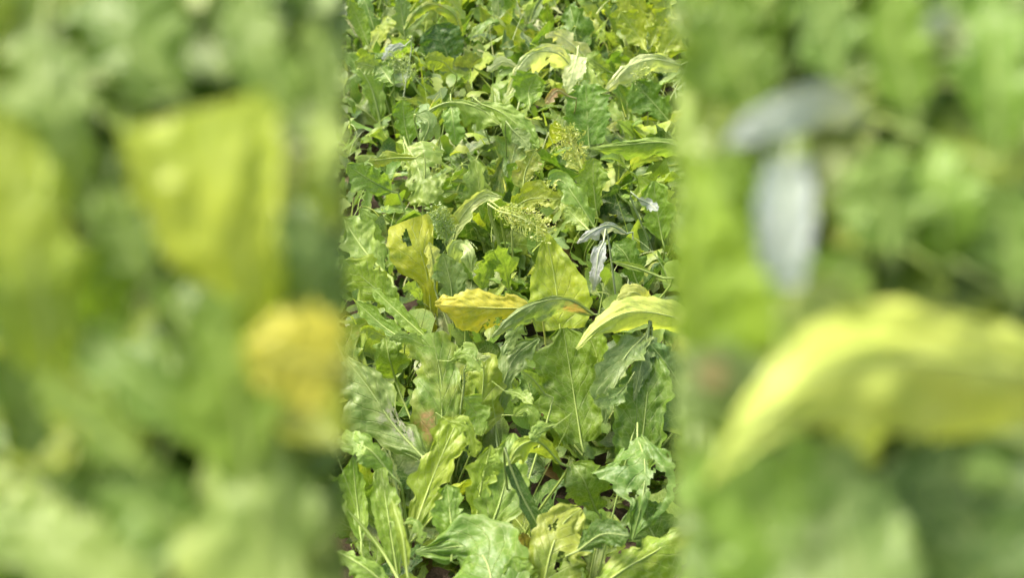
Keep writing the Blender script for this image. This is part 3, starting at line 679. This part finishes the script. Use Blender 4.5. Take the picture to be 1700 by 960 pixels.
pts = [c[:2] for c in CROWNS]
for Yr in np.arange(1.05, 5.05, .29):
    for Xr in np.arange(-1.2, 1.21, .29):
        X = Xr + random.uniform(-.08, .08); Y = Yr + random.uniform(-.08, .08)
        if abs(X) > strip_half(Y): continue
        if min(math.hypot(X-p[0], Y-p[1]) for p in pts) < .20: continue
        pts.append((X, Y)); extra.append((X, Y))
SHORT = dict(
    folded_yellow='the folded yellow leaf with a hole', twisted_pale='the pale leaf twisted to a point',
    pyramid='the broad upright pointed yellow-green leaf', arched_yellow='the large arched pale yellow leaf',
    silver_pair='the two silvery white leaves', veined_hanging='the leaf with a thick white midrib',
    stalky_left='the thick pale stalks, middle left edge', mottled='the mottled leaf with a brown patch',
    pale_veined='the bluish leaf with a white patch', bottom_upright='the narrow upright leaves, lower left',
    bluish_mid='the dark strap leaf', twisted_right='the bluish leaf with a yellow tip',
    holed_right='the hanging leaf torn by large holes', bottom_fan='the flat leaf at the bottom edge',
    bottom_corner='the yellow streaked leaf, bottom right', pale_tent='the pale leaves drooping like a tent',
    pale_right='the long pale leaf, upper right edge', long_ridge='the long horizontal ridged leaf',
    laced='the yellow leaf eaten to lace', brown_lace='the brown lace leaves', dark_cave='the smooth dark leaf near the top',
    dry_curl='the small whitish curled leaf', stalk_arc='the long arching white midrib, upper left',
    bent_over='the pale stalk bent level', broad_mid='the broad sloping leaf, upper middle', yellow_corner='the yellowish top right corner plant')
used = set()
def near_label(X, Y):
    for root, c, key in sorted(HEROES, key=lambda h: math.hypot(h[1][0]-X, h[1][1]-Y)):
        dx, dy = X-c[0], Y-c[1]
        d = math.hypot(dx, dy)
        if d > 1.3: break
        ang = round(math.atan2(dy, dx)/(math.pi/4)) % 8
        w = ['right of ', 'behind and right of ', 'behind ', 'behind and left of ', 'left of ', 'in front and left of ', 'in front of ', 'in front and right of '][ang]
        w = ('further ' if d > .42 else 'just ') + w
        if (key, w) not in used:
            used.add((key, w)); return 'green leafy plant ' + w + SHORT[key]
    return 'green leafy plant far back along the top edge, ' + ('left part' if X < -.3 else 'right part' if X > .3 else 'middle part')
for i, (X, Y) in enumerate(extra):
    px, py, dz = project((X, Y, .35))
    crown = np.array([X, Y, 0.0])
    root = plant_root('crop_plant', crown, near_label(X, Y), 'leafy crop plants in the field')
    n = rosette(root, crown, 15 if Y < 2.3 else 22, .44)

# ------------------------------------------------------------------ crop on both sides and beyond: one mass
def crop_mass():
    VV, FF, UVs, CC = [], [], [], []; off = 0
    for Yr in np.arange(.5, 8.3, .30):
        for Xr in np.arange(-5.2, 5.21, .30):
            X = Xr + random.uniform(-.1, .1); Y = Yr + random.uniform(-.1, .1)
            if abs(X) > .58*Y + 1.0: continue
            if Y < 5.1 and abs(X) < strip_half(Y)+.12: continue
            if math.hypot(X, Y) < .75: continue
            a0 = random.uniform(0, 6.28)
            for k in range(12):
                V, F, uv = LIB[random.randrange(28)][3]
                L = .40*random.uniform(.65, 1.15)
                M = Matrix.Rotation(a0+k*2.4, 3, 'Z') @ Matrix.Rotation(random.uniform(0, .5), 3, 'Y') @ Matrix.Diagonal((L, L, L))
                v = V @ np.array(M).T + np.array([X, Y, -.03])
                c = (*vary(PAL[random.choice(WEIGHTS)], .16), max(0, min(.9, random.gauss(.1, .2))))
                VV.append(v); FF.append(F+off); UVs.append(uv); CC.append(np.tile(np.array(c, np.float32), (len(v), 1))); off += len(v)
    me = mesh_of('crop_mass', np.vstack(VV), np.vstack(FF), np.vstack(UVs), M_LEAF_A)
    at = me.color_attributes.new('tint', 'FLOAT_COLOR', 'POINT'); at.data.foreach_set('color', np.vstack(CC).ravel())
    o = bpy.data.objects.new('crop_mass', me); col.objects.link(o)
    o['kind'] = 'stuff'; o['label'] = 'dense green crop leaves continuing to both sides and beyond'; o['category'] = 'crop'
crop_mass()

# ------------------------------------------------------------------ low weeds and fallen leaves that close the ground
def weed_cover():
    r = np.random.default_rng(77)
    VV, FF, UVs, CC = [], [], [], []; off = 0
    nu, nv = 9, 4
    t = np.linspace(0, 1, nu); u = np.linspace(-1, 1, nv+1)
    TT, UU = np.meshgrid(t, u, indexing='ij')
    m = nv+1; I, J = np.meshgrid(np.arange(nu-1), np.arange(nv), indexing='ij'); A = (I*m+J).ravel()
    F0 = np.stack([A, A+1, A+m+1, A+m], 1); uv = np.stack([(UU*.5+.5).ravel(), TT.ravel()], 1)
    for k in range(9200):
        Y = r.uniform(.95, 6.4); X = r.uniform(-1, 1)*(strip_half(Y)+.25)
        if k >= 5200:
            X = r.choice([-1, 1])*(strip_half(Y)+r.uniform(.1, .35*Y+.6))
        if Y < 1.9 and r.random() < .85: continue
        L = r.uniform(.05, .15); wd = L*r.uniform(.12, .26)
        w = wd*ovate(TT, .5, .6)*(1+.6*lnoise(TT*6+np.sign(UU)*7, k*1.1))
        bend = r.uniform(-1.6, 1.6); el = r.uniform(-.2, 1.3); an = el-bend*TT
        x = np.cumsum(np.cos(an), 0)*L/nu; z = np.cumsum(np.sin(an), 0)*L/nu + np.abs(UU)*w*r.uniform(-.5, .6)
        y = UU*w + .15*L*TT*r.normal()
        az = r.uniform(0, 6.283); h = r.uniform(0, 1)**1.4*.22
        V = np.stack([x*np.cos(az)-y*np.sin(az)+X, x*np.sin(az)+y*np.cos(az)+Y, z+h], -1).reshape(-1, 3)
        V[:, 2] = np.maximum(V[:, 2], -.01)
        key = r.choice(['G', 'G', 'DG', 'DG', 'LG', 'G', 'BR' if h < .06 else 'G', 'G'])
        c = (*vary(PAL[key], .2), r.uniform(0, .3))
        if blocked([V.mean(0), V[-1]]): continue
        VV.append(V); FF.append(F0+off); UVs.append(uv); CC.append(np.tile(np.array(c, np.float32), (len(V), 1))); off += len(V)
    for k in range(1100):
        Y = 2.0+4.2*r.random()**.8; X = r.uniform(-1, 1)*(strip_half(Y)+.1)
        stem = k % 6 > 0
        L = r.uniform(.08, .24) if stem else r.uniform(.04, .10); wd = r.uniform(.0015, .0035) if stem else L*r.uniform(.15, .3)
        w = wd*((1.1-TT) if stem else ovate(TT, .5, .6)*(1+.7*lnoise(TT*6+np.sign(UU)*7, k*1.3)))
        el = r.uniform(.5, 1.5) if stem else r.uniform(-.4, .9); an = el-r.uniform(-.4, 1.8)*TT
        x = np.cumsum(np.cos(an), 0)*L/nu; z = np.cumsum(np.sin(an), 0)*L/nu + np.abs(UU)*w*r.uniform(-.7, .7)
        y = UU*w + .2*L*TT*r.normal()
        az = r.uniform(0, 6.283); h = r.uniform(.12, .34)
        V = np.stack([x*np.cos(az)-y*np.sin(az)+X, x*np.sin(az)+y*np.cos(az)+Y, z+h], -1).reshape(-1, 3)
        if blocked([V.mean(0), V[-1], V[0]]): continue
        c = (*vary(PAL[r.choice(['PALE', 'LG', 'YG', 'LG'])], .2), r.uniform(0, .3))
        VV.append(V); FF.append(F0+off); UVs.append(uv); CC.append(np.tile(np.array(c, np.float32), (len(V), 1))); off += len(V)
    me = mesh_of('weed_cover', np.vstack(VV), np.vstack(FF), np.vstack(UVs), M_LEAF_A)
    at = me.color_attributes.new('tint', 'FLOAT_COLOR', 'POINT'); at.data.foreach_set('color', np.vstack(CC).ravel())
    o = bpy.data.objects.new('weed_cover', me); col.objects.link(o)
    o['kind'] = 'stuff'; o['label'] = 'low tangle of small weed leaves covering the soil between the plants'; o['category'] = 'weeds'
weed_cover()

# ------------------------------------------------------------------ two tall plants close to the lens, stand-ins for the blurred side bands
NEAR = .72
def stand_in_plant(name, label, foot, top, leaves, back, xr):
    crown = np.array([*foot, 0.0])
    root = plant_root('stand_in_plant', crown, label, 'tall stand-in plants close to the camera')
    st, _ = catmull(np.array([[foot[0], foot[1], -.04], [foot[0]*1.02, foot[1]+.01, .6], [(foot[0]*.4+top[0]*.6), (foot[1]*.4+top[1]*.6), 1.1], top]), 40)
    tt = np.linspace(0, 1, 40)
    V, F = tube(st, .013*(1-tt)+.004, 9)
    link('stalk', mesh_of('stalk', V-crown, F, None, M_RIB), root, PAL['LG'], 0)
    def node(P):                      # where on the stalk this leaf grows: below the blade
        i = int(np.argmin(np.abs(st[:, 2]-(P[2]-.05)))); return st[i]
    s = 500*(1 if xr[0] < 800 else 2)
    xl = (-900, xr[1]) if xr[0] < 800 else (xr[0], 2600)
    for (c, sick, pts, wp, kw) in leaves:
        s += 1
        kw = dict(kw); tint = kw.pop('tint', (1, 1, 1))
        C = np.array([at_d(p[0], p[1], p[2]*NEAR) for p in pts]); dep = np.mean([p[2] for p in pts])*NEAR
        cc = tuple(a*b for a, b in zip(PAL[c], tint))
        shaped_leaf(root, crown, C, [(t, a*dep/FPX, b*dep/FPX) for t, a, b in wp], node(C[0]), cc, sick, s*1.7, rib=.0016, ext=.004, xlim=xl, **kw)
    r = random.Random(s)
    for (x, y, c, rad, dist) in back:
        dist *= NEAR
        s += 1
        an = r.uniform(-.7, .7); L = rad*1.25
        dx, dy = math.sin(an)*L, -math.cos(an)*L
        pts = [(x-dx, y-dy, dist-.02), (x+r.uniform(-20, 20), y, dist), (x+dx, y+dy, dist+.03)]
        C = np.array([at_d(*p) for p in pts])
        shaped_leaf(root, crown, C, [(t, a*dist/FPX, b*dist/FPX) for t, a, b in ov(rad, rad, .4, .45)], node(C[0]), vary(PAL[c], .15), 0.05, s*1.3,
                    rib=.0014, ext=.004, xlim=xl, cup=r.uniform(-.4, .4), lobes=.12, roll=(r.uniform(-.3, .3), r.uniform(-.5, .5)), nu=30, nv=14)
    # leaves further down the stalk
    for k in range(7):
        z = .10 + k*.10; i = int(np.argmin(np.abs(st[:, 2]-z)))
        lib = LIB[(k*5+3) % len(LIB)]
        L = .30-.012*k
        M = Matrix.Rotation(k*2.4, 4, 'Z') @ Matrix.Rotation(.35, 4, 'Y') @ Matrix.Diagonal((L, L, L, 1))
        M.translation = Vector(st[i]-crown)
        c = vary(PAL[['G', 'LG', 'YG'][k % 3]])
        o = link('leaf', lib[0], root, c, .1); o.matrix_local = M
        link('midrib', lib[1], o, c, 0)

Lf = [
 ('YG', .05, [(425, 720, .50), (418, 540, .49), (385, 340, .48), (335, 178, .485)], [(0, 30, 30), (.25, 36, 50), (.42, 60, 58), (.5, 125, 60), (.7, 150, 80), (.9, 145, 110), (1, 120, 110)], dict(cup=-.2, lobes=.04, ruffle=.04, tears=0, tint=(1.75, 1.6, 1.4))),
 ('Y', .0, [(600, 612, .47), (545, 598, .465), (445, 580, .46)], [(0, 84, 84), (.4, 80, 92), (.75, 60, 74), (1, 8, 8)], dict(cup=-.3, lobes=.05, tears=0, tint=(1.15, 1.12, .9))),
 ('LG', .1, [(500, 1120, .44), (475, 950, .46), (440, 820, .47), (395, 722, .49)], [(0, 110, 90), (.3, 150, 100), (.6, 140, 100), (.85, 90, 90), (1, 40, 40)], dict(cup=-.4, fold=-.1, lobes=.06, tint=(1.05, 1.0, .95))),
 ('YG', 0, [(345, 900, .49), (260, 850, .49), (165, 800, .49)], ov(75, 80, .35, .35), dict(cup=.2, tint=(.55, .75, .9))),
 ('LG', 0, [(270, 1050, .47), (140, 940, .48), (-30, 850, .49)], ov(85, 80), dict(cup=-.4, tint=(1, 1, 1))),
 ('YG', .0, [(90, 640, .50), (55, 430, .49), (-10, 180, .50)], ov(110, 75, .4, .5), dict(cup=-.2, tears=.2, tint=(1.25, 1.25, 1.1))),
 ('LG', 0, [(140, 340, .53), (95, 190, .52), (40, 40, .53)], ov(75, 62), dict(cup=-.3, tint=(.95, 1, 1.05))),
 ('BG', 0, [(520, 580, .53), (515, 430, .52), (505, 320, .53)], ov(70, 56, .4, .4), dict(cup=.2, tint=(1.1, 1.1, 1.1))),
 ('PALE', 0, [(470, 340, .52), (460, 260, .51), (448, 215, .51)], ov(42, 46), dict(cup=-.5)),
 ('LG', 0, [(550, 380, .52), (548, 290, .51), (540, 190, .52)], ov(36, 30), dict(cup=-.3, tint=(1.25, 1.2, 1.1))),
 ('YG', .1, [(490, 190, .54), (430, 90, .54), (390, -20, .55)], ov(62, 62), dict(cup=.2, tint=(.8, .95, 1.3))),
 ('LG', .1, [(560, 180, .53), (548, 110, .53), (520, 30, .53)], ov(40, 34), dict(cup=-.2)),
 ('G', 0, [(300, 160, .56), (220, 70, .56), (150, -20, .57)], ov(95, 95), dict(cup=.2, tint=(1.3, 1.2, 1.2))),
 ('YG', 0, [(360, 740, .50), (230, 630, .50), (110, 540, .51)], ov(58, 52), dict(cup=.3, tint=(.62, .82, .9))),
 ('YG', .1, [(240, 780, .49), (150, 700, .49), (60, 620, .49)], ov(42, 38), dict(cup=-.3, tint=(.8, .95, 1.1))),
 ('YG', 0, [(420, 820, .475), (390, 660, .475), (345, 480, .48)], ov(80, 70), dict(cup=-.2, tint=(.8, .95, .9))),
 ('LG', 0, [(240, 460, .53), (205, 380, .53), (170, 310, .53)], ov(48, 42), dict(cup=-.3, tint=(1.1, 1.1, 1.1))),
 ('G', 0, [(160, 560, .54), (170, 470, .53), (190, 390, .53)], ov(62, 60), dict(cup=.2, tint=(1.6, 1.4, 1.1))),
 ('G', 0, [(60, 760, .53), (40, 680, .53), (10, 580, .53)], ov(70, 60), dict(cup=.2, tint=(.9, .9, .9))),
]
Rt = [
 ('YG', 0, [(1170, 590, .49), (1146, 440, .48), (1124, 215, .48)], [(0, 40, 110), (.15, 44, 122), (.5, 26, 90), (.75, 10, 48), (1, 1, 2)], dict(cup=.2, lobes=.03, ruffle=.04, tears=0, tint=(1.3, 1.4, 1.3))),
 ('BG', .2, [(1275, 670, .48), (1205, 615, .475), (1122, 600, .475)], ov(54, 40), dict(cup=-.4, tears=0, tint=(1.25, 1.15, 1.3), patches=dict(withered=(.6, -.1, .22, .6)))),
 ('BG', 0, [(1300, 740, .50), (1210, 680, .49), (1120, 660, .49)], ov(45, 40), dict(cup=-.3, tint=(1.1, 1.1, 1))),
 ('SIL', 0, [(1425, 190, .50), (1370, 165, .49), (1300, 182, .485), (1205, 240, .485)], [(0, 20, 20), (.2, 44, 22), (.5, 46, 28), (.8, 30, 22), (1, 4, 4)], dict(cup=-.2, lobes=.06, tears=0, tint=(1.05, 1.12, 1.12))),
 ('SIL', 0, [(1312, 265, .50), (1305, 350, .485), (1298, 478, .48)], [(0, 34, 38), (.3, 42, 48), (.7, 40, 46), (1, 30, 30)], dict(cup=.2, lobes=.06, tears=0, tint=(.85, .93, .93))),
 ('PY', .05, [(1790, 640, .52), (1600, 600, .49), (1400, 600, .475), (1270, 680, .465), (1175, 800, .46)], [(0, 70, 70), (.2, 160, 90), (.4, 150, 92), (.6, 100, 76), (.8, 44, 32), (1, 3, 3)], dict(cup=-.5, fold=-.1, lobes=.04, ruffle=.05, tears=0, tint=(.95, 1.1, .75))),
 ('PY', .0, [(1470, 560, .51), (1390, 500, .50), (1300, 540, .50)], ov(40, 44), dict(cup=-.4, tint=(.8, .88, .9))),
 ('BG', 0, [(1440, 1130, .46), (1410, 900, .48), (1365, 728, .50)], [(0, 150, 130), (.4, 170, 110), (.7, 100, 90), (.9, 50, 50), (1, 10, 10)], dict(cup=-.4, fold=-.05, lobes=.05, tint=(1.25, 1.2, 1.0))),
 ('DG', 0, [(1640, 1060, .50), (1610, 880, .51), (1560, 720, .52)], ov(130, 120, .35, .4), dict(cup=.2, tint=(1.3, 1.2, 1.1))),
 ('LG', 0, [(1720, 840, .50), (1660, 790, .50), (1590, 780, .50)], ov(34, 30), dict(cup=-.4, tint=(.9, 1, 1.1))),
 ('YG', 0, [(1250, 1040, .49), (1215, 870, .50), (1160, 720, .51)], ov(115, 105, .35, .4), dict(cup=.2, tint=(.55, .78, .8))),
 ('YG', .1, [(1520, 190, .55), (1490, 80, .55), (1480, -40, .55)], ov(62, 56), dict(cup=.2, tint=(.7, .9, .9))),
 ('LG', 0, [(1400, 130, .55), (1375, 50, .55), (1370, -40, .55)], ov(55, 50), dict(cup=-.2, tint=(.9, 1, 1))),
 ('SIL', 0, [(1600, 70, .53), (1570, 45, .52), (1530, 40, .52)], ov(24, 24), dict(cup=-.4, tint=(.85, .95, .8))),
 ('YG', 0, [(1660, 260, .54), (1650, 120, .54), (1640, -20, .55)], ov(60, 66), dict(cup=.2, tint=(.6, .85, .8))),
 ('LG', 0, [(1480, 420, .53), (1470, 330, .53), (1450, 240, .53)], ov(78, 70), dict(cup=-.3, tint=(.85, .95, .9))),
 ('G', 0, [(1240, 420, .54), (1220, 330, .53), (1190, 250, .53)], ov(60, 56), dict(cup=.2, tint=(1.6, 1.4, 1.1))),
 ('YG', 0, [(1570, 440, .54), (1560, 340, .53), (1550, 230, .54)], ov(52, 58), dict(cup=.2, tint=(.6, .85, .8))),
 ('LG', 0, [(1690, 480, .53), (1670, 380, .53), (1640, 310, .53)], ov(58, 56), dict(cup=-.3, tint=(.75, .9, .85))),
 ('G', 0, [(1240, 180, .56), (1200, 80, .56), (1180, -20, .56)], ov(80, 80), dict(cup=.2, tint=(1.4, 1.25, 1.1))),
 ('G', 0, [(1330, 600, .54), (1380, 480, .54), (1440, 420, .54)], ov(70, 70), dict(cup=.2, tint=(1.3, 1.2, 1.1))),
]
rb = random.Random(5)
def back_layer(x0, x1, lim0, lim1):
    out = []
    for dist, rad in ((.62, 95), (.70, 110), (.80, 125)):
        for y in range(-90, 1100, 105):
            for x in np.arange(x0, x1, 105):
                X = x+rb.uniform(-25, 25)
                R = rad*rb.uniform(.9, 1.15)
                if R > 0: out.append((min(max(X, lim0+R*.75), lim1-R*.75), y+rb.uniform(-25, 25), rb.choice(['G', 'LG', 'G', 'LG', 'YG']), R, dist+rb.uniform(-.02, .03)))
    return out
stand_in_plant('stand_in_plant', 'tall stand-in plant for the blurred band at left, with a folded yellow-green leaf', (-.155, .50), (-.12, .44, 1.70), Lf, back_layer(-20, 560, -110, 574), (0, 577))
stand_in_plant('stand_in_plant', 'tall stand-in plant for the blurred band at right, with a long pale yellow leaf', (.16, .50), (.125, .44, 1.70), Rt, back_layer(1140, 1740, 1118, 1820), (1116, 1700))
